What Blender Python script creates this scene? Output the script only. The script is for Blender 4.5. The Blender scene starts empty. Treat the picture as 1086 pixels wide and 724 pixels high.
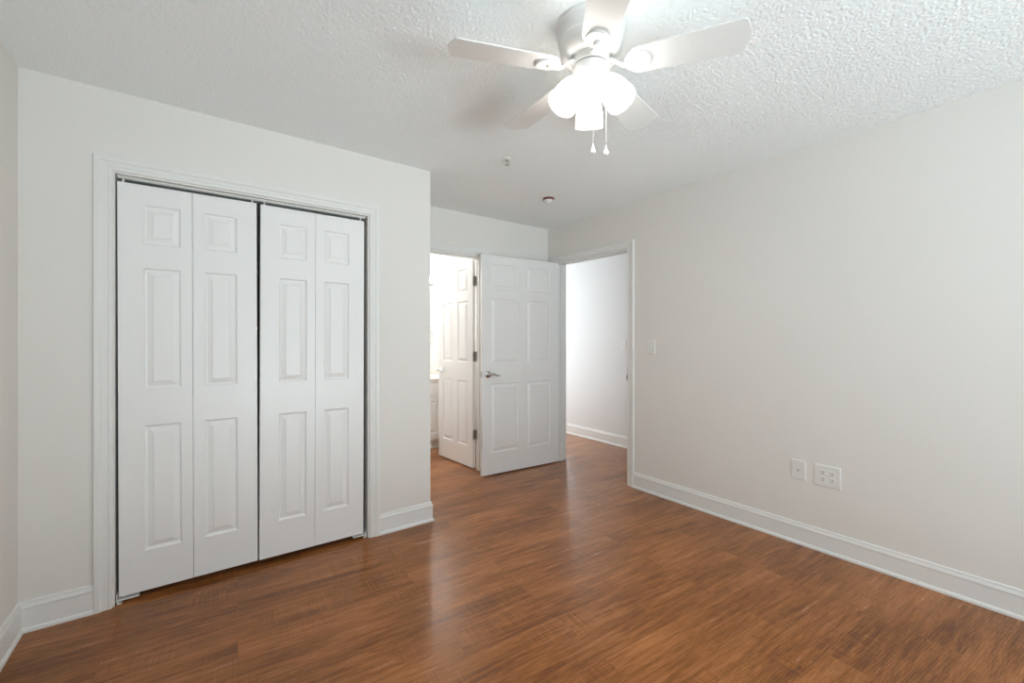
import bpy, bmesh, math, random
from mathutils import Vector, Matrix, Euler

# ------------------------------------------------------------------ camera
S = bpy.context.scene
COL = S.collection
PI = math.pi
YAW = math.radians(36.25)
FPX = 451.67
cam_d = bpy.data.cameras.new('camera')
cam_d.sensor_width = 36.0
cam_d.sensor_fit = 'HORIZONTAL'
cam_d.lens = FPX / 1086 * 36
cam_d.shift_y = -1.8 / 1086
cam_d.clip_start = 0.01
cam = bpy.data.objects.new('camera', cam_d)
cam.location = (0, 0, 1.26)
cam.rotation_euler = (PI / 2, 0, -YAW)
COL.objects.link(cam)
S.camera = cam

S.view_settings.view_transform = 'Standard'
S.view_settings.look = 'None'
S.view_settings.exposure = 0.0
S.view_settings.gamma = 1.0
S.view_settings.use_curve_mapping = False
try:
    S.cycles.use_denoising = True
    S.cycles.max_bounces = 14
    S.cycles.diffuse_bounces = 10
    S.cycles.glossy_bounces = 6
    S.cycles.sample_clamp_indirect = 6.0
    S.cycles.caustics_reflective = False
    S.cycles.caustics_refractive = False
except Exception:
    pass

# light levels: daylight in the windows, added ceiling fill, lamps
P_LEFT, P_REAR, P_CEIL_FILL, P_HALL, P_HALL_END, P_BATH, VANITY_BULB = 2.0, 16.0, 820.0, 38.0, 14.0, 8.0, 110.0
FAN_SHADE, FAN_BULB = 8.5, 420.0
WORLD = 1.5
DAY = (0.80, 0.955, 1.0)

# ------------------------------------------------------------------ world and daylight
w = bpy.data.worlds.new('world')
S.world = w
w.use_nodes = True
bg = w.node_tree.nodes['Background']
bg.inputs[0].default_value = (0.80, 0.90, 1.0, 1)
bg.inputs[1].default_value = WORLD


def area_light(name, loc, rot, sx, sy, power, color=(1, 1, 1), spread=180):
    d = bpy.data.lights.new(name, 'AREA')
    d.shape = 'RECTANGLE'
    d.size = sx
    d.size_y = sy
    d.energy = power
    d.color = color
    d.spread = math.radians(spread)
    o = bpy.data.objects.new(name, d)
    o.location = loc
    o.rotation_euler = rot
    COL.objects.link(o)
    return o


area_light('window_daylight', (-0.735, -0.95, 1.42), (PI / 2, 0, -PI / 2), 1.35, 1.30, P_LEFT, DAY)
area_light('window_daylight', (1.25, -1.985, 1.15), (PI / 2, 0, 0), 2.2, 1.80, P_REAR, DAY)
# unseen upward fill outside the patio door, added to brighten the ceiling
area_light('ceiling_fill', (1.05, -4.75, -0.03), (PI, 0, 0), 3.6, 3.6, P_CEIL_FILL, DAY)
area_light('passage_daylight', (4.12, 4.78, 1.25), (PI / 2, 0, PI / 2), 1.05, 1.45, P_HALL, (0.88, 0.95, 1.0))
area_light('passage_end_daylight', (3.56, 6.07, 1.25), (-PI / 2, 0, 0), 0.70, 1.9, P_HALL_END, (0.88, 0.95, 1.0))
area_light('bathroom_ceiling_light', (1.75, 4.35, 2.395), (0, 0, 0), 0.35, 0.35, P_BATH, (1.0, 0.985, 0.96))

# ------------------------------------------------------------------ room numbers (metres)
H = 2.434                    # ceiling
XL, XR = -0.630, 2.994       # left and right walls
YR = -1.90                   # wall behind the camera
YC, YB = 2.731, 3.436        # closet front, back wall
XS = 1.297                   # closet outer corner
T = 0.12                     # wall thickness
CL0, CL1 = -0.326, 0.866     # closet opening
E0, E1 = 2.385, 3.290        # entry opening in the right wall (Y)
B0, B1 = 1.520, 2.182        # bathroom opening in the back wall (X)
DH = 2.050                   # head of the openings
XH = 4.010                   # passage far wall
YV = 5.060                   # bathroom far wall


# ------------------------------------------------------------------ materials
def new_mat(name):
    m = bpy.data.materials.new(name)
    m.use_nodes = True
    nt = m.node_tree
    return m, nt, nt.nodes['Principled BSDF']


def node(nt, typ, **kw):
    n = nt.nodes.new(typ)
    for k, v in kw.items():
        if k.startswith('i_'):
            n.inputs[k[2:].replace('_', ' ')].default_value = v
        else:
            setattr(n, k, v)
    return n


def painted(name, col, rough, scale, dist, spec=0.5):
    m, nt, b = new_mat(name)
    b.inputs['Base Color'].default_value = (*col, 1)
    b.inputs['Roughness'].default_value = rough
    b.inputs['Specular IOR Level'].default_value = spec
    tc = node(nt, 'ShaderNodeTexCoord')
    n = node(nt, 'ShaderNodeTexNoise')
    n.inputs['Scale'].default_value = scale
    n.inputs['Detail'].default_value = 3
    bp = node(nt, 'ShaderNodeBump')
    bp.inputs['Distance'].default_value = dist
    bp.inputs['Strength'].default_value = 0.5
    nt.links.new(tc.outputs['Object'], n.inputs['Vector'])
    nt.links.new(n.outputs['Fac'], bp.inputs['Height'])
    nt.links.new(bp.outputs['Normal'], b.inputs['Normal'])
    return m


def plain(name, col, rough, metal=0.0, spec=0.5):
    m, nt, b = new_mat(name)
    b.inputs['Base Color'].default_value = (*col, 1)
    b.inputs['Roughness'].default_value = rough
    b.inputs['Metallic'].default_value = metal
    b.inputs['Specular IOR Level'].default_value = spec
    tc = node(nt, 'ShaderNodeTexCoord')
    n = node(nt, 'ShaderNodeTexNoise')
    n.inputs['Scale'].default_value = 40
    r = node(nt, 'ShaderNodeMapRange')
    r.inputs['To Min'].default_value = max(0.02, rough - 0.04)
    r.inputs['To Max'].default_value = rough + 0.04
    nt.links.new(tc.outputs['Object'], n.inputs['Vector'])
    nt.links.new(n.outputs['Fac'], r.inputs['Value'])
    nt.links.new(r.outputs['Result'], b.inputs['Roughness'])
    return m


def emitter(name, col, strength, base=(0.9, 0.9, 0.88)):
    m, nt, b = new_mat(name)
    b.inputs['Base Color'].default_value = (*base, 1)
    b.inputs['Roughness'].default_value = 0.4
    b.inputs['Emission Color'].default_value = (*col, 1)
    b.inputs['Emission Strength'].default_value = strength
    return m


def popcorn():
    m, nt, b = new_mat('popcorn_ceiling')
    b.inputs['Roughness'].default_value = 0.95
    b.inputs['Specular IOR Level'].default_value = 0.1
    b.inputs['Base Color'].default_value = (0.87, 0.90, 0.905, 1)
    tc = node(nt, 'ShaderNodeTexCoord')
    v = node(nt, 'ShaderNodeTexVoronoi', feature='SMOOTH_F1')
    v.inputs['Scale'].default_value = 105
    v.inputs['Smoothness'].default_value = 0.45
    n = node(nt, 'ShaderNodeTexNoise')
    n.inputs['Scale'].default_value = 120
    n.inputs['Detail'].default_value = 4
    n.inputs['Roughness'].default_value = 0.6
    ad = node(nt, 'ShaderNodeMath', operation='MULTIPLY_ADD')
    ad.inputs[1].default_value = -0.8
    bp = node(nt, 'ShaderNodeBump')
    bp.inputs['Distance'].default_value = 0.003
    bp.inputs['Strength'].default_value = 0.5
    L = nt.links.new
    L(tc.outputs['Object'], v.inputs['Vector'])
    L(tc.outputs['Object'], n.inputs['Vector'])
    L(v.outputs['Distance'], ad.inputs[0])
    L(n.outputs['Fac'], ad.inputs[2])
    L(ad.outputs['Value'], bp.inputs['Height'])
    L(bp.outputs['Normal'], b.inputs['Normal'])
    return m


def wood_floor():
    m, nt, b = new_mat('wood_plank_floor')
    L = nt.links.new
    tc = node(nt, 'ShaderNodeTexCoord')
    mp = node(nt, 'ShaderNodeMapping')
    mp.inputs['Rotation'].default_value = (0, 0, math.radians(3.5))
    L(tc.outputs['Object'], mp.inputs['Vector'])
    # planks
    br = node(nt, 'ShaderNodeTexBrick', offset=0.37, offset_frequency=2)
    br.inputs['Color1'].default_value = (0, 0, 0, 1)
    br.inputs['Color2'].default_value = (1, 1, 1, 1)
    br.inputs['Mortar'].default_value = (0.5, 0.5, 0.5, 1)
    br.inputs['Scale'].default_value = 1.0
    br.inputs['Mortar Size'].default_value = 0.0012
    br.inputs['Mortar Smooth'].default_value = 0.2
    br.inputs['Bias'].default_value = 0.0
    br.inputs['Brick Width'].default_value = 1.22
    br.inputs['Row Height'].default_value = 0.152
    L(mp.outputs['Vector'], br.inputs['Vector'])
    # per-plank offset of the grain
    off = node(nt, 'ShaderNodeVectorMath', operation='MULTIPLY_ADD')
    off.inputs[1].default_value = (7.3, 3.1, 0)
    L(br.outputs['Color'], off.inputs[0])
    L(mp.outputs['Vector'], off.inputs[2])

    def stretched(sx, sy, scale, detail, rough, dist=0.0):
        q = node(nt, 'ShaderNodeMapping')
        q.inputs['Scale'].default_value = (sx, sy, 1)
        L(off.outputs['Vector'], q.inputs['Vector'])
        n = node(nt, 'ShaderNodeTexNoise')
        n.inputs['Scale'].default_value = scale
        n.inputs['Detail'].default_value = detail
        n.inputs['Roughness'].default_value = rough
        n.inputs['Distortion'].default_value = dist
        L(q.outputs['Vector'], n.inputs['Vector'])
        return n
    grain = stretched(1.0, 14.0, 3.2, 8, 0.62, 0.35)     # long streaks along the planks
    fine = stretched(4.0, 70.0, 4.0, 5, 0.7)             # fine fibres
    saw = stretched(120.0, 2.2, 2.0, 4, 0.7)              # saw marks across the planks
    sawmask = stretched(1.6, 3.0, 1.2, 2, 0.5)           # where the saw marks show
    blot = stretched(0.9, 3.0, 1.6, 3, 0.5)
    # cathedral rings
    q = node(nt, 'ShaderNodeMapping')
    q.inputs['Scale'].default_value = (0.9, 6.5, 1)
    L(off.outputs['Vector'], q.inputs['Vector'])
    wv = node(nt, 'ShaderNodeTexWave', wave_type='RINGS', rings_direction='Z', wave_profile='SIN')
    wv.inputs['Scale'].default_value = 5.0
    wv.inputs['Distortion'].default_value = 7.0
    wv.inputs['Detail'].default_value = 4
    wv.inputs['Detail Scale'].default_value = 1.1
    L(q.outputs['Vector'], wv.inputs['Vector'])

    def mad(a, k, c):
        n = node(nt, 'ShaderNodeMath', operation='MULTIPLY_ADD')
        n.inputs[1].default_value = k
        L(a, n.inputs[0])
        if isinstance(c, float):
            n.inputs[2].default_value = c
        else:
            L(c, n.inputs[2])
        return n.outputs['Value']
    sm = node(nt, 'ShaderNodeMapRange')
    sm.inputs['From Min'].default_value = 0.44
    sm.inputs['From Max'].default_value = 0.62
    L(sawmask.outputs['Fac'], sm.inputs['Value'])
    sc = node(nt, 'ShaderNodeMath', operation='SUBTRACT')
    sc.inputs[1].default_value = 0.5
    L(saw.outputs['Fac'], sc.inputs[0])
    sw = node(nt, 'ShaderNodeMath', operation='MULTIPLY')
    L(sc.outputs['Value'], sw.inputs[0])
    L(sm.outputs['Result'], sw.inputs[1])
    bw = node(nt, 'ShaderNodeSeparateColor')
    L(br.outputs['Color'], bw.inputs['Color'])
    v = mad(grain.outputs['Fac'], 0.90, -0.33)
    v = mad(fine.outputs['Fac'], 0.80, v)
    v = mad(blot.outputs['Fac'], 0.75, v)
    v = mad(v, 1.0, -0.10)
    v = mad(wv.outputs['Fac'], 0.10, v)
    v = mad(bw.outputs['Red'], 0.07, v)
    v = mad(sw.outputs['Value'], 0.85, v)
    v = mad(v, 1.0, -0.225)
    cr = node(nt, 'ShaderNodeValToRGB')
    e = cr.color_ramp.elements
    e[0].position = 0.12
    e[0].color = (0.033, 0.0090, 0.0014, 1)
    e[1].position = 0.95
    e[1].color = (0.44, 0.168, 0.048, 1)
    k = cr.color_ramp.elements.new(0.42)
    k.color = (0.132, 0.039, 0.0055, 1)
    k = cr.color_ramp.elements.new(0.62)
    k.color = (0.238, 0.079, 0.0140, 1)
    L(v, cr.inputs['Fac'])
    # seams
    mx = node(nt, 'ShaderNodeMix', data_type='RGBA')
    mx.inputs[7].default_value = (0.07, 0.03, 0.012, 1)
    sf = node(nt, 'ShaderNodeMath', operation='MULTIPLY')
    sf.inputs[1].default_value = 0.20
    L(br.outputs['Fac'], sf.inputs[0])
    L(sf.outputs['Value'], mx.inputs[0])
    L(cr.outputs['Color'], mx.inputs[6])
    L(mx.outputs[2], b.inputs['Base Color'])
    # gloss
    rr = node(nt, 'ShaderNodeMapRange')
    rr.inputs['To Min'].default_value = 0.18
    rr.inputs['To Max'].default_value = 0.32
    L(grain.outputs['Fac'], rr.inputs['Value'])
    L(rr.outputs['Result'], b.inputs['Roughness'])
    b.inputs['Specular IOR Level'].default_value = 0.36
    b.inputs['Sheen Weight'].default_value = 1.0
    b.inputs['Sheen Roughness'].default_value = 0.22
    b.inputs['Sheen Tint'].default_value = (1.0, 0.95, 0.90, 1)
    hs = mad(fine.outputs['Fac'], 0.6, 0.0)
    hs = mad(grain.outputs['Fac'], 0.8, hs)
    hs = mad(sw.outputs['Value'], 0.8, hs)
    bp = node(nt, 'ShaderNodeBump')
    bp.inputs['Distance'].default_value = 0.0009
    bp.inputs['Strength'].default_value = 0.5
    L(hs, bp.inputs['Height'])
    L(bp.outputs['Normal'], b.inputs['Normal'])
    return m


M = {
    'wall': painted('wall_paint', (0.765, 0.745, 0.715), 0.72, 180, 0.0006, 0.3),
    'bath_wall': painted('bathroom_wall_paint', (0.87, 0.87, 0.86), 0.6, 180, 0.0006, 0.3),
    'hall_wall': painted('passage_wall_paint', (0.74, 0.745, 0.75), 0.6, 180, 0.0006, 0.3),
    'trim': painted('trim_paint', (0.77, 0.77, 0.755), 0.38, 60, 0.0002),
    'door': painted('door_paint', (0.83, 0.83, 0.825), 0.33, 120, 0.0004),
    'ceiling': popcorn(),
    'floor': wood_floor(),
    'fan': plain('fan_white_enamel', (0.68, 0.675, 0.66), 0.35),
    'blade': plain('fan_blade_white', (0.72, 0.72, 0.71), 0.42),
    'slot': plain('dark_slot', (0.03, 0.03, 0.03), 0.7),
    'shade': emitter('frosted_glass_lit', (1.0, 0.965, 0.90), FAN_SHADE),
    'bulb': emitter('bulb_lit', (1.0, 0.975, 0.93), FAN_BULB),
    'globe': emitter('vanity_globe_lit', (1.0, 0.985, 0.955), VANITY_BULB),
    'chrome': plain('chrome', (0.72, 0.72, 0.73), 0.16, 1.0),
    'nickel': plain('brushed_nickel', (0.50, 0.48, 0.45), 0.34, 1.0),
    'plastic': plain('white_plastic', (0.775, 0.77, 0.75), 0.35),
    'dark': plain('dark_hole', (0.02, 0.02, 0.02), 0.8),
    'red': plain('red_sprinkler_cup', (0.17, 0.018, 0.025), 0.45),
    'vanity': painted('vanity_paint', (0.82, 0.82, 0.81), 0.4, 60, 0.0002),
    'stone': plain('cultured_marble', (0.80, 0.77, 0.71), 0.25),
    'track': plain('track_white_metal', (0.78, 0.77, 0.74), 0.4),
    'chain': plain('bead_chain', (0.75, 0.74, 0.72), 0.35, 0.6),
    'metal_white': plain('white_frame', (0.85, 0.85, 0.85), 0.35),
}


# ------------------------------------------------------------------ mesh helpers
class MB:
    def __init__(s):
        s.v = []
        s.f = []
        s.sm = []

    def add(s, vs, fs, smooth=False):
        o = len(s.v)
        s.v += [tuple(p) for p in vs]
        for f in fs:
            s.f.append(tuple(i + o for i in f))
            s.sm.append(smooth)
        return s

    def box(s, x0, x1, y0, y1, z0, z1):
        vs = [(x, y, z) for x in (x0, x1) for y in (y0, y1) for z in (z0, z1)]
        fs = [(0, 1, 3, 2), (4, 6, 7, 5), (0, 4, 5, 1), (2, 3, 7, 6), (0, 2, 6, 4), (1, 5, 7, 3)]
        return s.add(vs, fs)

    def lathe(s, prof, seg=40, mat=None, smooth=True, close=False):
        """prof: list of (r, z); revolved about z, then moved by mat"""
        vs, fs = [], []
        n = len(prof)
        for k in range(seg):
            a = 2 * PI * k / seg
            for r, z in prof:
                vs.append(Vector((max(r, 1e-5) * math.cos(a), max(r, 1e-5) * math.sin(a), z)))
        for k in range(seg):
            k2 = (k + 1) % seg
            for i in range(n - 1 if not close else n):
                j = (i + 1) % n
                fs.append((k * n + i, k2 * n + i, k2 * n + j, k * n + j))
        if mat is not None:
            vs = [mat @ p for p in vs]
        return s.add(vs, fs, smooth)

    def tube(s, pts, rad, seg=10, smooth=True, flat=1.0):
        pts = [Vector(p) for p in pts]
        if not isinstance(rad, (list, tuple)):
            rad = [rad] * len(pts)
        vs, fs = [], []
        up0 = Vector((0, 0, 1))
        for i, p in enumerate(pts):
            d = (pts[min(i + 1, len(pts) - 1)] - pts[max(i - 1, 0)]).normalized()
            u = d.cross(up0)
            if u.length < 0.05:
                u = d.cross(Vector((0, 1, 0)))
            u.normalize()
            w_ = d.cross(u).normalized()
            for k in range(seg):
                a = 2 * PI * k / seg
                vs.append(p + u * (math.cos(a) * rad[i]) + w_ * (math.sin(a) * rad[i] * flat))
        n = len(pts)
        for i in range(n - 1):
            for k in range(seg):
                k2 = (k + 1) % seg
                fs.append((i * seg + k, i * seg + k2, (i + 1) * seg + k2, (i + 1) * seg + k))
        fs.append(tuple(range(seg))[::-1])
        fs.append(tuple((n - 1) * seg + k for k in range(seg)))
        return s.add(vs, fs, smooth)

    def sweep(s, rings, closed_profile=True, caps=True):
        """rings: list of lists of points, one profile per station"""
        n = len(rings[0])
        vs = [p for r in rings for p in r]
        fs = []
        for i in range(len(rings) - 1):
            for k in range(n if closed_profile else n - 1):
                k2 = (k + 1) % n
                fs.append((i * n + k, i * n + k2, (i + 1) * n + k2, (i + 1) * n + k))
        if caps:
            fs.append(tuple(range(n))[::-1])
            fs.append(tuple((len(rings) - 1) * n + k for k in range(n)))
        return s.add(vs, fs)

    def build(s, name, mat, parent=None, bevel=0.0, loc=(0, 0, 0), rot=(0, 0, 0)):
        me = bpy.data.meshes.new(name)
        me.from_pydata(s.v, [], s.f)
        bm = bmesh.new()
        bm.from_mesh(me)
        for f, q in zip(bm.faces, s.sm):
            f.smooth = q
        bmesh.ops.recalc_face_normals(bm, faces=bm.faces)
        bm.to_mesh(me)
        bm.free()
        me.materials.append(mat)
        o = bpy.data.objects.new(name, me)
        COL.objects.link(o)
        o.location = loc
        o.rotation_euler = rot
        if parent is not None:
            o.parent = parent
        if bevel:
            b = o.modifiers.new('bevel', 'BEVEL')
            b.width = bevel
            b.segments = 2
            b.limit_method = 'ANGLE'
        return o


def tag(o, label, cat, group=None, kind=None):
    o['label'] = label
    o['category'] = cat
    if group:
        o['group'] = group
    if kind:
        o['kind'] = kind
    return o


def thing(name, label, cat, loc=(0, 0, 0), rot=(0, 0, 0), group=None, kind=None):
    o = bpy.data.objects.new(name, None)
    o.empty_display_size = 0.05
    COL.objects.link(o)
    o.location = loc
    o.rotation_euler = rot
    return tag(o, label, cat, group, kind)


def struct(name, mb, mat, label, cat, bevel=0.0):
    return tag(mb.build(name, mat, None, bevel), label, cat, kind='structure')


# ------------------------------------------------------------------ shell
X0, X1 = XL - T, XH + 0.16
Y1 = 6.1
struct('floor', MB().box(X0, X1, YR - T, Y1 + T, -0.06, 0), M['floor'],
       'brown wood plank floor running through bedroom, bathroom and passage', 'floor')
struct('ceiling_slab', MB().box(X0, X1, YR - T, Y1 + T, H + 0.004, H + 0.08), M['ceiling'],
       'white ceiling over the bathroom and passage', 'ceiling')


def popcorn_sheet(x0, x1, y0, y1, step):
    nx, ny = int((x1 - x0) / step), int((y1 - y0) / step)
    me = bpy.data.meshes.new('ceiling')
    bm = bmesh.new()
    bmesh.ops.create_grid(bm, x_segments=nx, y_segments=ny, size=0.5)
    for v_ in bm.verts:
        v_.co.x = x0 + (v_.co.x + 0.5) * (x1 - x0)
        v_.co.y = y0 + (v_.co.y + 0.5) * (y1 - y0)
        v_.co.z = H
    bmesh.ops.reverse_faces(bm, faces=bm.faces)
    for f_ in bm.faces:
        f_.smooth = True
    bm.to_mesh(me)
    bm.free()
    me.materials.append(M['ceiling'])
    o = bpy.data.objects.new('ceiling', me)
    COL.objects.link(o)
    for (typ, size, strength, mid) in (('VORONOI', 0.0100, -0.0038, 0.9), ('CLOUDS', 0.0070, 0.0029, 0.6)):
        tx = bpy.data.textures.new('popcorn_' + typ.lower(), typ)
        tx.noise_scale = size
        if typ == 'CLOUDS':
            tx.noise_depth = 1
        d = o.modifiers.new('popcorn', 'DISPLACE')
        d.texture = tx
        d.texture_coords = 'LOCAL'
        d.direction = 'Z'
        d.strength = -strength
        d.mid_level = mid
    return o


tag(popcorn_sheet(XL - 0.02, XR + 0.02, -0.05, YB + 0.02, 0.0040),
    'white popcorn textured bedroom ceiling around the fan', 'ceiling', kind='structure')
WY0, WY1, WZ0, WZ1 = -1.62, -0.28, 0.78, 2.08
struct('wall_left', MB().box(XL - T, XL, YR - T, WY0, 0, H).box(XL - T, XL, WY1, YB + T, 0, H)
       .box(XL - T, XL, WY0, WY1, 0, WZ0).box(XL - T, XL, WY0, WY1, WZ1, H), M['wall'],
       'white wall at the far left edge of the photo', 'wall')
RX0, RX1, RZ0, RZ1 = 0.15, 2.35, 0.02, 2.16
struct('wall_rear', MB().box(XL, RX0, YR - T, YR, 0, H).box(RX1, XR, YR - T, YR, 0, H)
       .box(RX0, RX1, YR - T, YR, 0, RZ0).box(RX0, RX1, YR - T, YR, RZ1, H), M['wall'],
       'white wall with an added glass patio door behind the camera', 'wall')
struct('wall_right', MB().box(XR, XR + T, YR - T, E0, 0, H).box(XR, XR + T, E1, Y1, 0, H)
       .box(XR, XR + T, E0, E1, DH, H), M['wall'],
       'white right wall with the open passage doorway, switch and outlets', 'wall')
struct('wall_back', MB().box(XL, B0, YB, YB + T, 0, H).box(B1, XR, YB, YB + T, 0, H)
       .box(B0, B1, YB, YB + T, DH, H), M['wall'],
       'white recessed back wall around the bathroom doorway', 'wall')
struct('wall_closet', MB().box(XL, CL0, YC, YC + T, 0, H).box(CL1, XS, YC, YC + T, 0, H)
       .box(CL0, CL1, YC, YC + T, DH, H), M['wall'],
       'white closet front wall around the bifold doors', 'wall')
struct('wall_closet_side', MB().box(XS - T, XS, YC + T, YB, 0, H), M['wall'],
       'white side wall of the closet facing the doorways', 'wall')
# passage
HWY0, HWY1, HWZ0, HWZ1 = 4.235, 5.33, 0.50, 2.02
struct('wall_passage', MB().box(XH, XH + 0.14, 0.9, HWY0, 0, H).box(XH, XH + 0.14, HWY1, Y1, 0, H)
       .box(XH, XH + 0.14, HWY0, HWY1, 0, HWZ0).box(XH, XH + 0.14, HWY0, HWY1, HWZ1, H), M['hall_wall'],
       'bright white wall seen through the passage doorway', 'wall')
struct('wall_passage_near', MB().box(XR + T, XH, 0.9 - T, 0.9, 0, H), M['hall_wall'],
       'white end wall of the passage nearest the camera', 'wall')
struct('wall_passage_far', MB().box(XR + T, 3.18, Y1 - T, Y1, 0, H).box(3.94, XH, Y1 - T, Y1, 0, H)
       .box(3.18, 3.94, Y1 - T, Y1, 0, 0.25).box(3.18, 3.94, Y1 - T, Y1, 2.25, H), M['hall_wall'],
       'white far end wall of the passage', 'wall')
# bathroom
struct('wall_bathroom', MB().box(0.78, XR, YV, YV + T, 0, H), M['bath_wall'],
       'bright white bathroom wall behind the vanity', 'wall')
struct('wall_bathroom_left', MB().box(0.78, 0.90, YB + T, YV, 0, H), M['bath_wall'],
       'white left wall of the bathroom', 'wall')

# windows (behind the camera, and in the passage)


def window(name, label, axis, a0, a1, z0, z1, d0, d1, rails):
    """frame and sashes in the plane 'axis' between depth d0 and d1"""
    def bx(mb, p0, p1, q0, q1, e0=d0, e1=d1):
        if axis == 'Y':
            mb.box(p0, p1, e0, e1, q0, q1)
        else:
            mb.box(e0, e1, p0, p1, q0, q1)
    o = thing(name, label, 'window', ((a0 + a1) / 2, d0, z0) if axis == 'Y' else (d0, (a0 + a1) / 2, z0), kind='structure')
    inv = Matrix.Translation(-o.location)
    fr = MB()
    b = 0.045
    bx(fr, a0, a0 + b, z0, z1)
    bx(fr, a1 - b, a1, z0, z1)
    bx(fr, a0 + b, a1 - b, z0, z0 + b)
    bx(fr, a0 + b, a1 - b, z1 - b, z1)
    fr.v = [tuple(inv @ Vector(p)) for p in fr.v]
    fr.build('window_frame', M['metal_white'], o, 0.003)
    ra = MB()
    zm = (z0 + z1) / 2
    bx(ra, a0 + b, a1 - b, zm - 0.02, zm + 0.02)
    for k in range(1, rails):
        c = a0 + (a1 - a0) * k / rails
        bx(ra, c - 0.012, c + 0.012, z0 + b, zm - 0.02)
        bx(ra, c - 0.012, c + 0.012, zm + 0.02, z1 - b)
    ra.v = [tuple(inv @ Vector(p)) for p in ra.v]
    ra.build('sash', M['metal_white'], o, 0.002)
    return o


window('window_1', 'white framed bedroom window on the left wall behind the camera', 'X', WY0, WY1, WZ0, WZ1, XL - 0.085, XL - 0.045, 2)
window('window_4', 'wide white framed patio door behind the camera, added to admit light to the ceiling', 'Y', RX0, RX1, RZ0, RZ1, YR - 0.075, YR - 0.035, 2)  # unseen door, made this tall so the fill light reaches the ceiling
window('window_2', 'bright passage window beside the door jamb', 'X', HWY0, HWY1, HWZ0, HWZ1, XH + 0.03, XH + 0.07, 2)

window('window_3', 'tall bright window at the far end of the passage', 'Y', 3.18, 3.94, 0.25, 2.25, Y1 - 0.09, Y1 - 0.05, 1)

# ------------------------------------------------------------------ casings and baseboards
CAS = [(0.0, 0.0), (0.0, 0.009), (0.004, 0.0125), (0.010, 0.0135), (0.013, 0.011), (0.017, 0.0105),
       (0.020, 0.0125), (0.034, 0.0130), (0.038, 0.0155), (0.042, 0.018), (0.057, 0.019),
       (0.0615, 0.0182), (0.063, 0.0165), (0.063, 0.0)]


def casing(name, label, put, a0, a1, zt, jamb, th=0.006):
    """mitred door casing; put(a, z, t) gives the world point; jamb depth lines the opening"""
    mb = MB()
    r = 0.006
    stations = []
    for (a, z, sa, sz) in ((a0, 0, -1, 0), (a0, zt, -1, 1), (a1, zt, 1, 1), (a1, 0, 1, 0)):
        ring = []
        for (w_, t_) in CAS:
            ring.append(put(a + sa * (w_ + r), z + (sz * (w_ + r) if sz else 0), t_))
        stations.append(ring)
    mb.sweep(stations)
    o = struct(name, mb, M['trim'], label, 'door trim')
    # jamb lining with a stop
    j = MB()

    def jb(p0, p1, q0, q1, t0, t1):
        vs = [put(a, z, t) for a in (p0, p1) for t in (t0, t1) for z in (q0, q1)]
        fs = [(0, 1, 3, 2), (4, 6, 7, 5), (0, 4, 5, 1), (2, 3, 7, 6), (0, 2, 6, 4), (1, 5, 7, 3)]
        j.add(vs, fs)
    t0, t1 = 0.001, -jamb - 0.001
    jb(a0 - th * .2, a0 + th, 0, zt, t0, t1)
    jb(a1 - th, a1 + th * .2, 0, zt, t0, t1)
    jb(a0 + th, a1 - th, zt - th, zt + th * .2, t0, t1)
    return o, j


putC = lambda a, z, t: (a, YC - t, z)
putB = lambda a, z, t: (a, YB - t, z)
putE = lambda a, z, t: (XR - t, a, z)

o, j = casing('trim_1', 'white moulded casing around the closet bifold doors', putC, CL0, CL1, DH, T, 0.002)
j.build('door_jamb', M['trim'], o)
o, j = casing('trim_2', 'white moulded casing of the bathroom doorway beside the closet corner', putB, B0, B1, DH, T)
# stop on the bathroom side
j.box(B0 + 0.006, B0 + 0.016, YB + 0.05, YB + 0.082, 0, DH - 0.006)
j.box(B1 - 0.016, B1 - 0.006, YB + 0.05, YB + 0.082, 0, DH - 0.006)
j.box(B0 + 0.016, B1 - 0.016, YB + 0.05, YB + 0.082, DH - 0.016, DH - 0.006)
j.build('door_jamb', M['trim'], o)
tr3, j = casing('trim_3', 'white moulded casing of the passage doorway in the right wall', putE, E0, E1, DH, T)
j.box(XR + 0.040, XR + 0.072, E0 + 0.006, E0 + 0.016, 0, DH - 0.006)
j.box(XR + 0.040, XR + 0.072, E1 - 0.016, E1 - 0.006, 0, DH - 0.006)
j.box(XR + 0.040, XR + 0.072, E0 + 0.016, E1 - 0.016, DH - 0.016, DH - 0.006)
j.build('door_jamb', M['trim'], tr3)
# strike plate with a curled lip on the near jamb
sp = MB().box(XR - 0.004, XR + 0.030, E0 + 0.006, E0 + 0.0085, 0.905, 0.965)
sp.box(XR - 0.012, XR - 0.003, E0 + 0.002, E0 + 0.0085, 0.918, 0.952)
q = sp.build('strike_plate', M['nickel'], tr3, 0.0008)
q['label'] = 'small nickel strike plate on the near jamb'

BASE = [(0.0, 0.0), (0.020, 0.0), (0.0205, 0.008), (0.0175, 0.016), (0.0125, 0.020), (0.0120, 0.098), (0.0135, 0.102),
        (0.0140, 0.106), (0.0110, 0.114), (0.0085, 0.120), (0.0080, 0.127), (0.0060, 0.131), (0.0, 0.132)]


def baseboard(name, label, pts, mat=None, first=0, last=0):
    """pts: list of (x, y, nx, ny) polyline stations; offset direction carries the mitre"""
    mb = MB()
    mb.sweep([[(x + nx * t_, y + ny * t_, z) for (t_, z) in BASE] for (x, y, nx, ny) in pts])
    return struct(name, mb, mat or M['trim'], label, 'baseboard')


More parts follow.
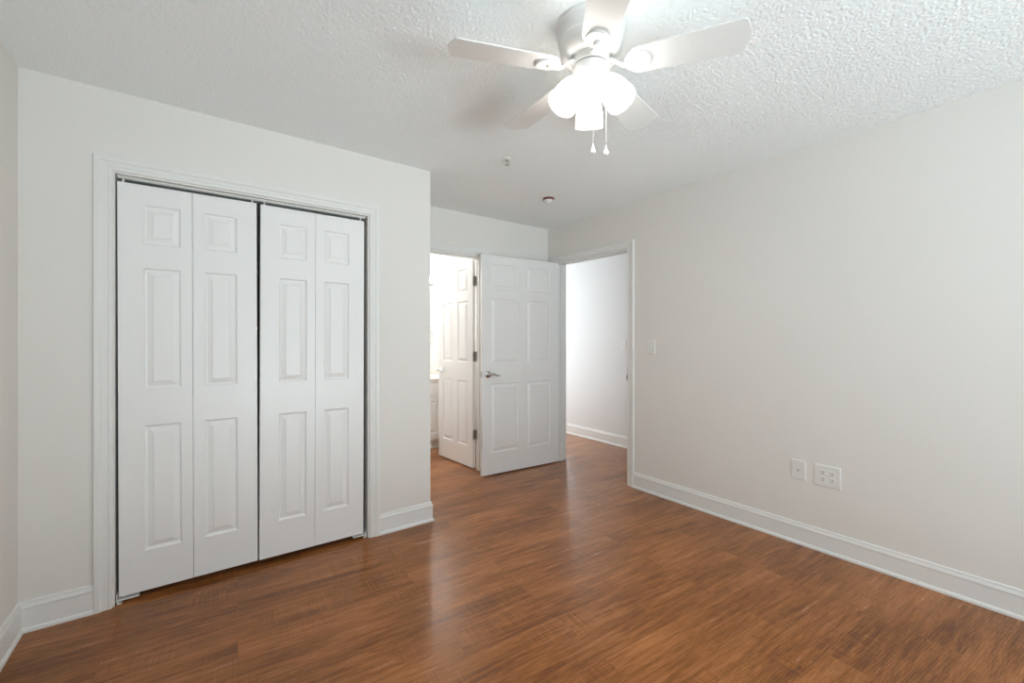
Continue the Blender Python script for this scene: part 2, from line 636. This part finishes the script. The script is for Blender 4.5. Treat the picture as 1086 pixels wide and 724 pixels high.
cw = 0.069
baseboard('baseboard_left', 'white baseboard along the left wall',
          [(XL, YR, 1, 1), (XL, YC, 1, -1)])
baseboard('baseboard_closet', 'short white baseboard left of the closet doors',
          [(XL, YC, 1, -1), (CL0 - cw, YC, 0, -1)])
baseboard('baseboard_corner', 'white baseboard wrapping the closet corner right of the bifold doors',
          [(CL1 + cw, YC, 0, -1), (XS, YC, 1, -1), (XS, YB, 1, -1)])
baseboard('baseboard_right', 'long white baseboard under the outlets on the right wall',
          [(XR, YR, -1, 1), (XR, E0 - cw, -1, 0)])
baseboard('baseboard_rear', 'white baseboard right of the added patio door behind the camera',
          [(RX1, YR, 0, 1), (XR, YR, -1, 1)])
baseboard('baseboard_back', 'white baseboard behind the open six panel door',
          [(B1 + cw, YB, 0, -1), (XR, YB, -1, -1)])
baseboard('baseboard_passage', 'white baseboard of the bright passage wall',
          [(XH, 0.9, -1, 0), (XH, Y1 - T, -1, 0)])

# ------------------------------------------------------------------ panel doors
NEST = [(0.0, 0.0), (0.0025, -0.0045), (0.007, -0.0095), (0.012, -0.0105), (0.034, -0.0035), (0.037, -0.0012)]


def panel_slab(mb, x0, x1, z0, z1, yb, yf, panels):
    """slab between back yb and front yf (front is +y) with moulded raised panels on both faces"""
    xs = sorted(set([x0, x1] + [p for q in panels for p in q[:2]]))
    zs = sorted(set([z0, z1] + [p for q in panels for p in q[2:]]))
    for (y, sg) in ((yf, 1), (yb, -1)):
        for i in range(len(xs) - 1):
            for k in range(len(zs) - 1):
                a0, a1, c0, c1 = xs[i], xs[i + 1], zs[k], zs[k + 1]
                am, cm = (a0 + a1) / 2, (c0 + c1) / 2
                hit = any(p[0] - 1e-6 < am < p[1] + 1e-6 and p[2] - 1e-6 < cm < p[3] + 1e-6 for p in panels)
                if not hit:
                    mb.add([(a0, y, c0), (a1, y, c0), (a1, y, c1), (a0, y, c1)], [(0, 1, 2, 3)])
        for (a0, a1, c0, c1) in panels:
            vs = []
            for (ins, dep) in NEST:
                yy = y + sg * dep
                vs += [(a0 + ins, yy, c0 + ins), (a1 - ins, yy, c0 + ins), (a1 - ins, yy, c1 - ins), (a0 + ins, yy, c1 - ins)]
            fs = []
            n = len(NEST)
            for i in range(n - 1):
                for k in range(4):
                    k2 = (k + 1) % 4
                    fs.append((i * 4 + k, i * 4 + k2, i * 4 + 4 + k2, i * 4 + 4 + k))
            fs.append(tuple((n - 1) * 4 + k for k in range(4)))
            mb.add(vs, fs)
    # edges, split where the grid lines meet them so the mesh is watertight
    for i in range(len(xs) - 1):
        for z in (z0, z1):
            mb.add([(xs[i], yb, z), (xs[i + 1], yb, z), (xs[i + 1], yf, z), (xs[i], yf, z)], [(0, 1, 2, 3)])
    for k in range(len(zs) - 1):
        for x in (x0, x1):
            mb.add([(x, yb, zs[k]), (x, yb, zs[k + 1]), (x, yf, zs[k + 1]), (x, yf, zs[k])], [(0, 1, 2, 3)])


def weld(o):
    bm = bmesh.new()
    bm.from_mesh(o.data)
    bmesh.ops.remove_doubles(bm, verts=bm.verts, dist=1e-5)
    bmesh.ops.recalc_face_normals(bm, faces=bm.faces)
    bm.to_mesh(o.data)
    bm.free()
    return o


ROWS = [(0.225, 0.838), (1.018, 1.612), (1.728, 1.922)]


def lever(parent, x, y, z, sy, sx, mat=None, reach=0.105, proj=0.05):
    """lever handle on a face; sy = which way it sticks out, sx = which way the lever points"""
    mat = mat or M['chrome']
    R = Matrix.Translation((x, y, z)) @ Matrix.Rotation(-sy * PI / 2, 4, 'X')
    mb = MB().lathe([(0, 0), (0.031, 0), (0.033, 0.003), (0.032, 0.007), (0.026, 0.010), (0.016, 0.012),
                     (0.0125, 0.020), (0.0115, proj - 0.012), (0.013, proj - 0.004), (0.012, proj + 0.004), (0, proj + 0.006)], 28, R)
    pts, rad = [], []
    for i in range(15):
        u = i / 14
        pts.append((x + sx * reach * u, y + sy * (proj - 0.003 - 0.006 * math.sin(u * PI)),
                    z + 0.010 * math.sin(u * 2 * PI * 0.9) * (0.35 + 0.65 * u) - 0.005 * u))
        rad.append(0.0095 * (1 - u) ** 0.8 + 0.0045)
    mb.tube(pts, rad, 12)
    return mb.build('door_handle', mat, parent)


def hinge(parent, z, leafs, barrel, mat):
    mb = MB()
    for (x0, x1, y0, y1) in leafs:
        mb.box(x0, x1, y0, y1, z - 0.045, z + 0.045)
    bx, by = barrel
    for k in range(5):
        a = z - 0.046 + k * 0.0184
        mb.lathe([(0, a + 0.0003), (0.0062, a + 0.0003), (0.0065, a + 0.001), (0.0065, a + 0.0172), (0.0062, a + 0.018), (0, a + 0.018)], 14,
                 Matrix.Translation((bx, by, 0)))
    mb.lathe([(0, z - 0.051), (0.004, z - 0.050), (0.0045, z - 0.046), (0, z - 0.046)], 12, Matrix.Translation((bx, by, 0)))
    mb.lathe([(0, z + 0.046), (0.0045, z + 0.046), (0.004, z + 0.050), (0, z + 0.051)], 12, Matrix.Translation((bx, by, 0)))
    return mb.build('hinge', mat, parent)


# closet bifolds: front face at y=0 facing the room (-Y), so local y points away from the room
LEAF = 0.2865


def bifold(name, label, x, lean, offs):
    d = thing(name, label, 'closet door', (x, YC + 0.020, 0.030), (0, math.radians(lean), 0), kind='structure')
    for k in range(2):
        xa = k * LEAF + (0.0006 if k else 0)
        xb = xa + LEAF - 0.0012
        p0, p1 = (xa + 0.094, xa + 0.239) if k == 0 else (xa + 0.048, xa + 0.193)
        mb = MB()
        # slab y is mirrored: front (toward the room) is -y
        panel_slab(mb, xa, xb, 0, 1.987, 0.0, 0.030, [(p0, p1, a - 0.03, b - 0.03) for a, b in ROWS])
        lf = weld(mb.build('door_leaf', M['door'], d))
        px = xa + 0.02 if k == 0 else xb - 0.02
        pin = MB().lathe([(0, 1.984), (0.0045, 1.984), (0.0045, 2.007), (0, 2.009)], 12, Matrix.Translation((px, 0.012, 0)))
        pn = pin.build('pivot_pin', M['track'], lf)
        pn['label'] = 'small white pin reaching up into the track'
    # back hinges between the two leaves
    for z in (0.25, 1.0, 1.75):
        hinge(d, z, [(LEAF - 0.030, LEAF - 0.001, 0.0302, 0.0322), (LEAF + 0.001, LEAF + 0.030, 0.0302, 0.0322)], (LEAF, 0.037), M['nickel'])
    return d


bifold('door_1', 'left white panelled bifold closet door with two leaves', -0.3115, -0.17, 0)
bifold('door_2', 'right white panelled bifold closet door with two leaves', 0.2685, 0.17, 0)

# track and floor brackets of the bifolds
tr = MB()
tr.box(CL0 + 0.008, CL1 - 0.008, YC + 0.018, YC + 0.020, 2.0390, 2.0480)
tr.box(CL0 + 0.008, CL1 - 0.008, YC + 0.043, YC + 0.045, 2.0390, 2.0480)
tr.box(CL0 + 0.008, CL1 - 0.008, YC + 0.018, YC + 0.045, 2.0460, 2.0480)
t = tr.build('closet_door_track', M['track'])
tag(t, 'thin white metal track above the closet bifold doors', 'door track')
for (bx, sx, lb) in ((CL0 + 0.0065, 1, 'small white floor bracket under the left end of the closet doors'),
                     (CL1 - 0.0065, -1, 'small white floor bracket under the right end of the closet doors')):
    b_ = thing('pivot_bracket', lb, 'door bracket', (bx, YC + 0.022, 0.0), group='bifold floor brackets')
    mb = MB()
    mb.box(min(0, sx * 0.082), max(0, sx * 0.082), -0.004, 0.026, 0.0145, 0.0175)
    mb.box(min(0, sx * 0.082), max(0, sx * 0.082), -0.006, -0.003, 0.0125, 0.0175)
    mb.box(min(0, sx * 0.003), max(0, sx * 0.003), -0.014, 0.030, 0.0, 0.045)
    mb.box(min(0, sx * 0.020), max(0, sx * 0.020), -0.014, 0.030, 0.0, 0.0025)
    mb.box(min(sx * 0.0, sx * 0.010), max(sx * 0.0, sx * 0.010), -0.014, -0.010, 0.0, 0.012)
    mb.build('bracket_plate', M['track'], b_, 0.0006)
    MB().lathe([(0, 0.0175), (0.004, 0.0175), (0.004, 0.0275), (0, 0.0285)], 12, Matrix.Translation((sx * 0.025, 0.012, 0))) \
        .build('pivot_pin', M['track'], b_)

# entry door, hinged on the far jamb, opened against the back wall
SIX = lambda w_: [(a, b, c, d_) for (c, d_) in ((0.212, 0.852), (1.037, 1.645), (1.732, 1.965))
                  for (a, b) in ((0.10 * w_ / 0.9, 0.42 * w_ / 0.9), (0.532 * w_ / 0.9, 0.815 * w_ / 0.9))]
DZ = 0.012
en = thing('door_3', 'open white six panel door with chrome lever in front of the back wall', 'door',
           (2.988, 3.288, DZ), (0, 0, math.radians(177.0)), kind='structure')
mb = MB()
pan = [(a, b, c - DZ, d_ - DZ) for (c, d_) in ((0.212, 0.852), (1.037, 1.645), (1.732, 1.965))
       for (a, b) in ((0.112, 0.405), (0.505, 0.812))]
panel_slab(mb, 0.008, 0.905, 0, 2.036, 0.0, 0.035, pan)
weld(mb.build('door_slab', M['door'], en))
lever(en, 0.845, 0.035, 0.930, 1, -1)
lever(en, 0.845, 0.0, 0.930, -1, -1, proj=0.040)
mb = MB().box(0.9045, 0.9062, 0.006, 0.029, 0.902, 0.958)
mb.box(0.905, 0.914, 0.012, 0.023, 0.922, 0.938)
mb.build('latch', M['nickel'], en, 0.0008)
for z in (0.25, 1.02, 1.80):
    hinge(en, z, [(0.0040, 0.0078, 0.001, 0.030)], (0.002, -0.004), M['nickel'])

# bathroom door, swung into the bathroom
ba = thing('door_4', 'narrow white six panel door swung open into the bathroom', 'door',
           (2.178, 3.566, DZ), (0, 0, math.radians(94.0)), kind='structure')
mb = MB()
BW = 0.645
pan = [(a, b, c - DZ, d_ - DZ) for (c, d_) in ((0.212, 0.852), (1.037, 1.645), (1.732, 1.965))
       for (a, b) in ((0.095, 0.275), (0.375, 0.555))]
panel_slab(mb, 0.006, BW, 0, 2.036, 0.0, 0.035, pan)
weld(mb.build('door_slab', M['door'], ba))
lever(ba, BW - 0.06, 0.035, 0.930, 1, -1)
lever(ba, BW - 0.06, 0.0, 0.930, -1, -1)
MB().box(BW - 0.0005, BW + 0.0012, 0.006, 0.029, 0.902, 0.958).box(BW, BW + 0.009, 0.012, 0.023, 0.922, 0.938) \
    .build('latch', M['nickel'], ba, 0.0008)
for z in (0.324, 1.085, 1.820):
    hinge(ba, z, [(0.0035, 0.0060, 0.001, 0.033)], (-0.002, -0.003), M['nickel'])
    # jamb leaf
    jl = MB().box(B1 - 0.0085, B1 - 0.0058, YB + 0.084, YB + T, z + DZ - 0.045, z + DZ + 0.045)
    jl.build('hinge_leaf', M['nickel'], bpy.data.objects['trim_2'], 0.0005)

# ------------------------------------------------------------------ ceiling fan
FC = (1.186, 1.117)
fan = thing('ceiling_fan', 'white five blade ceiling fan with three lit glass shades', 'ceiling fan', (FC[0], FC[1], H))
# local z = 0 at the ceiling, negative downwards
MB().lathe([(0, 0), (0.131, 0), (0.133, -0.004), (0.133, -0.016), (0.130, -0.022), (0.126, -0.024), (0.126, -0.031), (0.1235, -0.034),
            (0.1225, -0.058), (0.119, -0.064), (0.117, -0.066), (0.115, -0.090), (0.109, -0.108), (0.100, -0.119), (0.090, -0.124),
            (0.084, -0.124), (0.080, -0.121), (0.0, -0.121)], 64).build('motor_housing', M['fan'], fan)
MB().lathe([(0, -0.118), (0.070, -0.118), (0.070, -0.148), (0, -0.148)], 48).build('flywheel', M['fan'], fan, 0.0015)
MB().lathe([(0, -0.148), (0.0615, -0.148), (0.0615, -0.154), (0, -0.154)], 48).build('dark_gap_ring', M['slot'], fan)  # shade of the gap above the switch housing, coloured in as near-black disc
MB().lathe([(0, -0.1535), (0.067, -0.1535), (0.0675, -0.158), (0.0665, -0.196), (0.062, -0.206), (0.055, -0.212), (0.050, -0.216),
            (0.050, -0.226), (0.044, -0.238), (0.030, -0.246), (0.012, -0.250), (0.010, -0.256), (0.006, -0.260), (0, -0.261)], 48) \
    .build('switch_housing', M['fan'], fan)

BLZ = -0.160
PITCH = math.radians(-11.7)


def blade_outline():
    pts = []
    # (radius, half width): rounded root, slow flare, rounded tip corners with a bowed end
    root = 0.128
    for k in range(13):
        a = PI / 2 * k / 12
        pts.append((root + 0.052 * (1 - math.cos(a)) if k else root, 0.058 * math.sin(a)))
    for k in range(1, 9):
        u = k / 8
        pts.append((0.180 + u * (0.500 - 0.180), 0.058 + 0.012 * u))
    for k in range(1, 9):
        a = PI / 2 * k / 8
        pts.append((0.500 + 0.020 * math.sin(a), 0.050 + 0.020 * math.cos(a)))
    for k in range(1, 7):
        u = k / 6
        pts.append((0.520 + 0.014 * (1 - (1 - u) ** 2), 0.050 * (1 - u)))
    return pts


half = blade_outline()
outl = half + [(x, -y) for (x, y) in reversed(half[1:-1])]
outl = outl[:]


def blade_mesh():
    mb = MB()
    R = Matrix.Rotation(PITCH, 4, 'X')
    n = len(outl)
    vs = [R @ Vector((x, y, 0.003)) for x, y in outl] + [R @ Vector((x, y, -0.003)) for x, y in outl]
    fs = [tuple(range(n)), tuple(range(2 * n - 1, n - 1, -1))]
    for k in range(n):
        k2 = (k + 1) % n
        fs.append((k, k2, n + k2, n + k))
    mb.add(vs, fs)
    return mb


def bracket_mesh():
    """cast arm from the flywheel and an oval plate with a raised outer crescent under the blade"""
    mb = MB()
    R = Matrix.Rotation(PITCH, 4, 'X')
    zb = -0.0032
    # oval plate
    ring = []
    c, n = 0.166, 40
    levels = [(1.0, 0), (1.0, 1), (0.96, 1), (0.6, 1), (0.0, 1)]
    vs, fs = [], []
    for (k_, up) in levels:
        for i in range(n):
            a = 2 * PI * i / n
            rx = 0.050 if math.cos(a) > 0 else 0.044
            u = k_ * math.cos(a)
            dz = -(0.0012 + 0.0040 * (1 + u)) if up else 0.0
            if k_ == 0.96:
                dz -= 0.0006
            vs.append(R @ Vector((c + rx * k_ * math.cos(a), 0.043 * k_ * math.sin(a), zb + dz)))
    for j in range(len(levels) - 1):
        for i in range(n):
            i2 = (i + 1) % n
            fs.append((j * n + i, j * n + i2, (j + 1) * n + i2, (j + 1) * n + i))
    mb.add(vs, fs, True)
    # arm
    arm = [(0.060, 0, 0.020), (0.080, 0, 0.018), (0.096, 0, 0.008), (0.112, 0, -0.006), (0.130, 0, -0.012), (0.150, 0, -0.0115), (0.172, 0, -0.009)]
    wd = [0.017, 0.014, 0.0105, 0.0105, 0.012, 0.014, 0.010]
    vs, fs = [], []
    for (p, w_) in zip(arm, wd):
        tw = min(1, max(0, (p[0] - 0.08) / 0.05)) * PITCH
        RR = Matrix.Rotation(tw, 4, 'X')
        for (dy, dz) in ((-1, 0.004), (-0.8, -0.003), (-0.3, -0.006), (0.3, -0.006), (0.8, -0.003), (1, 0.004)):
            vs.append(RR @ Vector((p[0], w_ * dy, p[2] + dz)))
    m_ = 6
    for i in range(len(arm) - 1):
        for k in range(m_):
            k2 = (k + 1) % m_
            fs.append((i * m_ + k, i * m_ + k2, (i + 1) * m_ + k2, (i + 1) * m_ + k))
    fs.append(tuple(range(m_)))
    fs.append(tuple((len(arm) - 1) * m_ + k for k in range(m_)))
    mb.add(vs, fs, True)
    # screws
    for (sx, sy) in ((0.158, 0.022), (0.158, -0.022), (0.186, 0.0)):
        mb.lathe([(0, -0.012), (0.003, -0.0112), (0.0042, -0.009), (0.0042, -0.006)], 10, R @ Matrix.Translation((sx, sy, 0.002)))
    return mb


for az in (158.0, 86.5, 14.5, -57.0, 232.0):
    b_ = blade_mesh().build('blade', M['blade'], fan, 0.0012, (0, 0, BLZ), (0, 0, math.radians(az)))
    bracket_mesh().build('blade_bracket', M['fan'], b_)

# three lamp shades: one pointing away from the camera, two towards it
AWAY = math.atan2(FC[1], FC[0])
TILT = math.radians(33)


def shade_mesh():
    # bell revolved about z, neck at z=0, mouth at z=-0.125
    prof_o = [(0.020, 0.0), (0.025, -0.004), (0.033, -0.014), (0.041, -0.030), (0.047, -0.050), (0.051, -0.072), (0.0535, -0.095), (0.0545, -0.118), (0.0545, -0.123)]
    prof_i = [(r - 0.003, z) for (r, z) in reversed(prof_o)]
    mb = MB()
    mb.lathe(prof_o + prof_i, 40, None, True, True)
    return mb


for k in range(3):
    a = AWAY + math.radians(3) + k * 2 * PI / 3
    hx, hy = math.cos(a), math.sin(a)
    base = Vector((0.056 * hx, 0.056 * hy, -0.214))
    rot = Euler((0, -TILT, 0)).to_matrix().to_4x4()
    Rz = Matrix.Rotation(a, 4, 'Z')
    # tilt so that -z leans outwards
    sh = shade_mesh().build('lamp_shade', M['shade'], fan)
    sh.matrix_local = Matrix.Translation(base) @ Rz @ rot
    ho = MB().lathe([(0, 0.016), (0.015, 0.016), (0.021, 0.012), (0.0225, 0.004), (0.0225, -0.006), (0.0215, -0.008), (0, -0.008)], 28)
    ho.tube([(0.0, 0, 0.012), (-0.008, 0, 0.020), (-0.020, 0, 0.026), (-0.034, 0, 0.030)], 0.010, 12)
    ho.build('shade_holder', M['fan'], sh)
    MB().lathe([(0, -0.012), (0.011, -0.014), (0.013, -0.030), (0.022, -0.050), (0.026, -0.066), (0.022, -0.082), (0.012, -0.091), (0, -0.094)], 24) \
        .build('light_bulb', M['bulb'], sh)

# two pull chains
rgt = Vector((math.cos(-YAW), math.sin(-YAW), 0))
fwd = Vector((math.sin(YAW), math.cos(YAW), 0))
for (l_, f_, z0, z1, kind) in ((-0.001, -0.050, -0.212, -0.462, 'left'), (0.055, -0.012, -0.200, -0.452, 'right')):
    p = rgt * l_ + fwd * f_
    ch = thing('pull_chain', '', 'x')
    for key in ('label', 'category'):
        del ch[key]
    ch.parent = fan
    ch.location = (p.x, p.y, 0)
    n = 52
    mb = MB()
    mb.tube([(0, 0, z0), (0, 0, z1)], 0.0007, 6)
    for i in range(n):
        z = z0 + (z1 - z0) * i / (n - 1)
        mb.lathe([(0, z - 0.0016), (0.0014, z - 0.0008), (0.0014, z + 0.0008), (0, z + 0.0016)], 6)
    mb.build('bead_chain', M['chain'], ch)
    MB().lathe([(0, z1 + 0.004), (0.0025, z1 + 0.001), (0.0035, z1 - 0.006), (0.0075, z1 - 0.018), (0.0098, z1 - 0.025), (0.0090, z1 - 0.031), (0.005, z1 - 0.035), (0, z1 - 0.036)], 20) \
        .build('pendant', M['plastic'], ch)
    if kind == 'left':
        pass

# ------------------------------------------------------------------ sprinklers on the ceiling
s1 = thing('fire_sprinkler', 'chrome pendent sprinkler head on the ceiling behind the fan', 'sprinkler', (1.606, 2.243, H))
MB().lathe([(0, 0), (0.027, 0), (0.027, -0.002), (0.022, -0.005), (0.015, -0.010), (0, -0.010)], 32).build('escutcheon', M['plastic'], s1)
mb = MB().lathe([(0, -0.009), (0.010, -0.010), (0.011, -0.018), (0.007, -0.022), (0, -0.022)], 16)
for sx in (-1, 1):
    mb.tube([(sx * 0.009, 0, -0.018), (sx * 0.014, 0, -0.026), (sx * 0.012, 0, -0.036), (sx * 0.003, 0, -0.042)], 0.0022, 8)
mb.tube([(0, 0, -0.02), (0, 0, -0.040)], 0.0022, 8)
mb.lathe([(0, -0.041), (0.013, -0.042), (0.014, -0.044), (0, -0.045)], 20)
mb.build('sprinkler_head', M['nickel'], s1)

s2 = thing('fire_sprinkler', 'white sprinkler ring with dark red centre on the ceiling near the doorways', 'sprinkler', (2.330, 2.665, H))
MB().lathe([(0.026, 0), (0.058, 0), (0.059, -0.003), (0.055, -0.005), (0.034, -0.005), (0.0275, -0.004), (0.026, 0)], 36).build('escutcheon', M['plastic'], s2)
MB().lathe([(0, -0.0015), (0.030, -0.0015), (0.046, -0.005), (0.046, -0.017), (0.044, -0.019), (0, -0.017)], 32).build('red_cup', M['red'], s2)
MB().lathe([(0, -0.015), (0.039, -0.017), (0.039, -0.022), (0.012, -0.046), (0, -0.048)], 28).build('deflector', M['plastic'], s2)

# ------------------------------------------------------------------ wall plates (local x along the wall, y out of the wall)


def plate_mesh(w_, h_):
    mb = MB()
    rings = []
    for (ins, y) in ((0, 0), (0, 0.002), (0.0025, 0.0052), (0.006, 0.006)):
        rings.append([(-w_ / 2 + ins, y, -h_ / 2 + ins), (w_ / 2 - ins, y, -h_ / 2 + ins), (w_ / 2 - ins, y, h_ / 2 - ins), (-w_ / 2 + ins, y, h_ / 2 - ins)])
    mb.sweep(rings)
    return mb


def screw(parent, x, z, y=0.006):
    R = Matrix.Translation((x, y, z)) @ Matrix.Rotation(-PI / 2, 4, 'X')
    return MB().lathe([(0, -0.001), (0.003, -0.001), (0.003, 0.0006), (0.002, 0.0011), (0, 0.0012)], 14, R).build('screw', M['plastic'], parent)


RW = (0, 0, PI / 2)     # local y -> -X


def switch(label, x, y, z):
    t_ = thing('light_switch', label, 'light switch', (x, y, z), RW)
    plate_mesh(0.072, 0.117).build('wall_plate', M['plastic'], t_)
    MB().box(-0.0055, 0.0055, 0.0055, 0.0070, -0.0125, 0.0125).build('toggle_frame', M['plastic'], t_, 0.0004)
    tg = MB()
    tg.sweep([[(-0.0042, 0.006, -0.006), (0.0042, 0.006, -0.006), (0.0042, 0.006, 0.006), (-0.0042, 0.006, 0.006)],
              [(-0.0036, 0.017, -0.0105), (0.0036, 0.017, -0.0105), (0.0036, 0.0185, -0.0035), (-0.0036, 0.0185, -0.0035)]])
    tg.build('toggle', M['plastic'], t_, 0.0006)
    screw(t_, 0, 0.030)
    screw(t_, 0, -0.030)
    return t_


switch('white toggle switch on the right wall beside the passage doorway', XR, 2.144, 1.202)
switch('faint white switch on the bright passage wall', XH, 3.252, 1.207)

cp = thing('cable_outlet', 'single white wall plate with one small dark coax jack', 'wall outlet', (XR, 1.078, 0.456), RW)
plate_mesh(0.080, 0.122).build('wall_plate', M['plastic'], cp)
R = Matrix.Translation((0, 0.006, 0)) @ Matrix.Rotation(-PI / 2, 4, 'X')
MB().lathe([(0, 0), (0.0075, 0), (0.0075, 0.002), (0.0048, 0.0025), (0.0048, 0.010), (0.0035, 0.010), (0.0035, 0.004), (0, 0.004)], 18, R) \
    .build('coax_jack', M['nickel'], cp)
screw(cp, 0, 0.042)
screw(cp, 0, -0.042)

po = thing('power_outlet', 'double white wall plate with four power sockets near the baseboard', 'wall outlet', (XR, 0.927, 0.452), RW)
plate_mesh(0.130, 0.126).build('wall_plate', M['plastic'], po)
for sx in (-0.023, 0.023):
    for sz in (-0.0195, 0.0195):
        fc = MB()
        ring = []
        for k in range(28):
            a = 2 * PI * k / 28
            ring.append((sx + 0.0172 * math.cos(a), sz + max(-0.0142, min(0.0142, 0.0172 * math.sin(a)))))
        fc.sweep([[(x, 0.0055, z) for x, z in ring], [(x, 0.0072, z) for x, z in ring], [(sx + (x - sx) * 0.95, 0.0078, sz + (z - sz) * 0.95) for x, z in ring]])
        f_ = fc.build('socket_face', M['plastic'], po)
        MB().box(sx - 0.0076, sx - 0.0048, 0.0070, 0.0081, sz + 0.000, sz + 0.0090).build('slot', M['dark'], f_)
        MB().box(sx + 0.0048, sx + 0.0076, 0.0070, 0.0081, sz + 0.001, sz + 0.0085).build('slot', M['dark'], f_)
        Rg = Matrix.Translation((sx, 0.0070, sz - 0.0065)) @ Matrix.Rotation(-PI / 2, 4, 'X')
        MB().lathe([(0, 0), (0.0033, 0), (0.0033, 0.0011), (0, 0.0011)], 14, Rg).build('ground_hole', M['dark'], f_)
    screw(po, sx, 0.0)

# ------------------------------------------------------------------ bathroom: vanity, towel ring
va = thing('vanity_cabinet', 'white panelled bathroom vanity seen through the bathroom doorway', 'vanity', (2.10, 4.47, 0))
VW, VD = 0.60, 0.57
mb = MB().box(-VW, VW, 0.0, VD, 0.10, 0.785)
mb.box(-VW, VW, 0.066, VD, 0.0, 0.10)
mb.build('cabinet_body', M['vanity'], va, 0.002)
MB().box(-VW - 0.012, VW + 0.012, -0.022, VD + 0.012, 0.785, 0.818).build('countertop', M['stone'], va, 0.006)
MB().box(-VW, VW, VD - 0.012, VD + 0.008, 0.818, 0.90).build('backsplash', M['stone'], va, 0.003)
for k in range(3):
    xa = -VW + 0.012 + k * 0.395
    xb = xa + 0.365 + (0.0 if k < 2 else 0.01)
    # drawer front and door below it
    mb = MB()
    panel_slab(mb, xa, xb, 0.645, 0.765, -0.019, -0.001, [])
    weld(mb.build('drawer_front', M['vanity'], va, 0.003))
    mb = MB()
    mb2 = MB()
    panel_slab(mb2, xa, xb, 0.130, 0.622, -0.019, -0.001, [(xa + 0.055, xb - 0.055, 0.190, 0.562)])
    weld(mb2.build('cabinet_door', M['vanity'], va))

rg = thing('towel_ring', 'chrome towel ring on the bathroom wall above the vanity', 'towel ring', (2.335, YV, 1.395))
MB().lathe([(0, 0), (0.022, 0), (0.022, 0.006), (0.010, 0.010), (0.009, 0.040), (0, 0.042)], 24,
           Matrix.Translation((0.070, 0, 0)) @ Matrix.Rotation(PI / 2, 4, 'X')).build('mount', M['chrome'], rg)
pts = [(0.082 * math.cos(a), -0.034, -0.083 + 0.085 * math.sin(a)) for a in [math.radians(80 - i * 9) for i in range(36)]]
MB().tube(pts, 0.0042, 10).build('ring', M['chrome'], rg)

vl = thing('vanity_light', 'bathroom wall lamp bar with four lit globes above the vanity', 'wall lamp', (2.09, YV, 2.02))
MB().box(-0.34, 0.34, -0.030, 0.0, -0.055, 0.055).build('back_plate', M['chrome'], vl, 0.004)
for k in range(4):
    x = -0.255 + 0.17 * k
    R = Matrix.Translation((x, -0.030, 0)) @ Matrix.Rotation(PI / 2, 4, 'X')
    MB().lathe([(0, 0), (0.026, 0), (0.026, 0.010), (0.018, 0.014), (0.017, 0.030), (0, 0.030)], 24, R).build('lamp_socket', M['chrome'], vl)
    MB().lathe([(0.0, 0.029), (0.014, 0.029)] + [(0.045 * math.sin(a), 0.072 - 0.045 * math.cos(a)) for a in [0.35 + i * (PI - 0.35) / 14 for i in range(15)]], 24, R) \
        .build('light_bulb', M['globe'], vl)
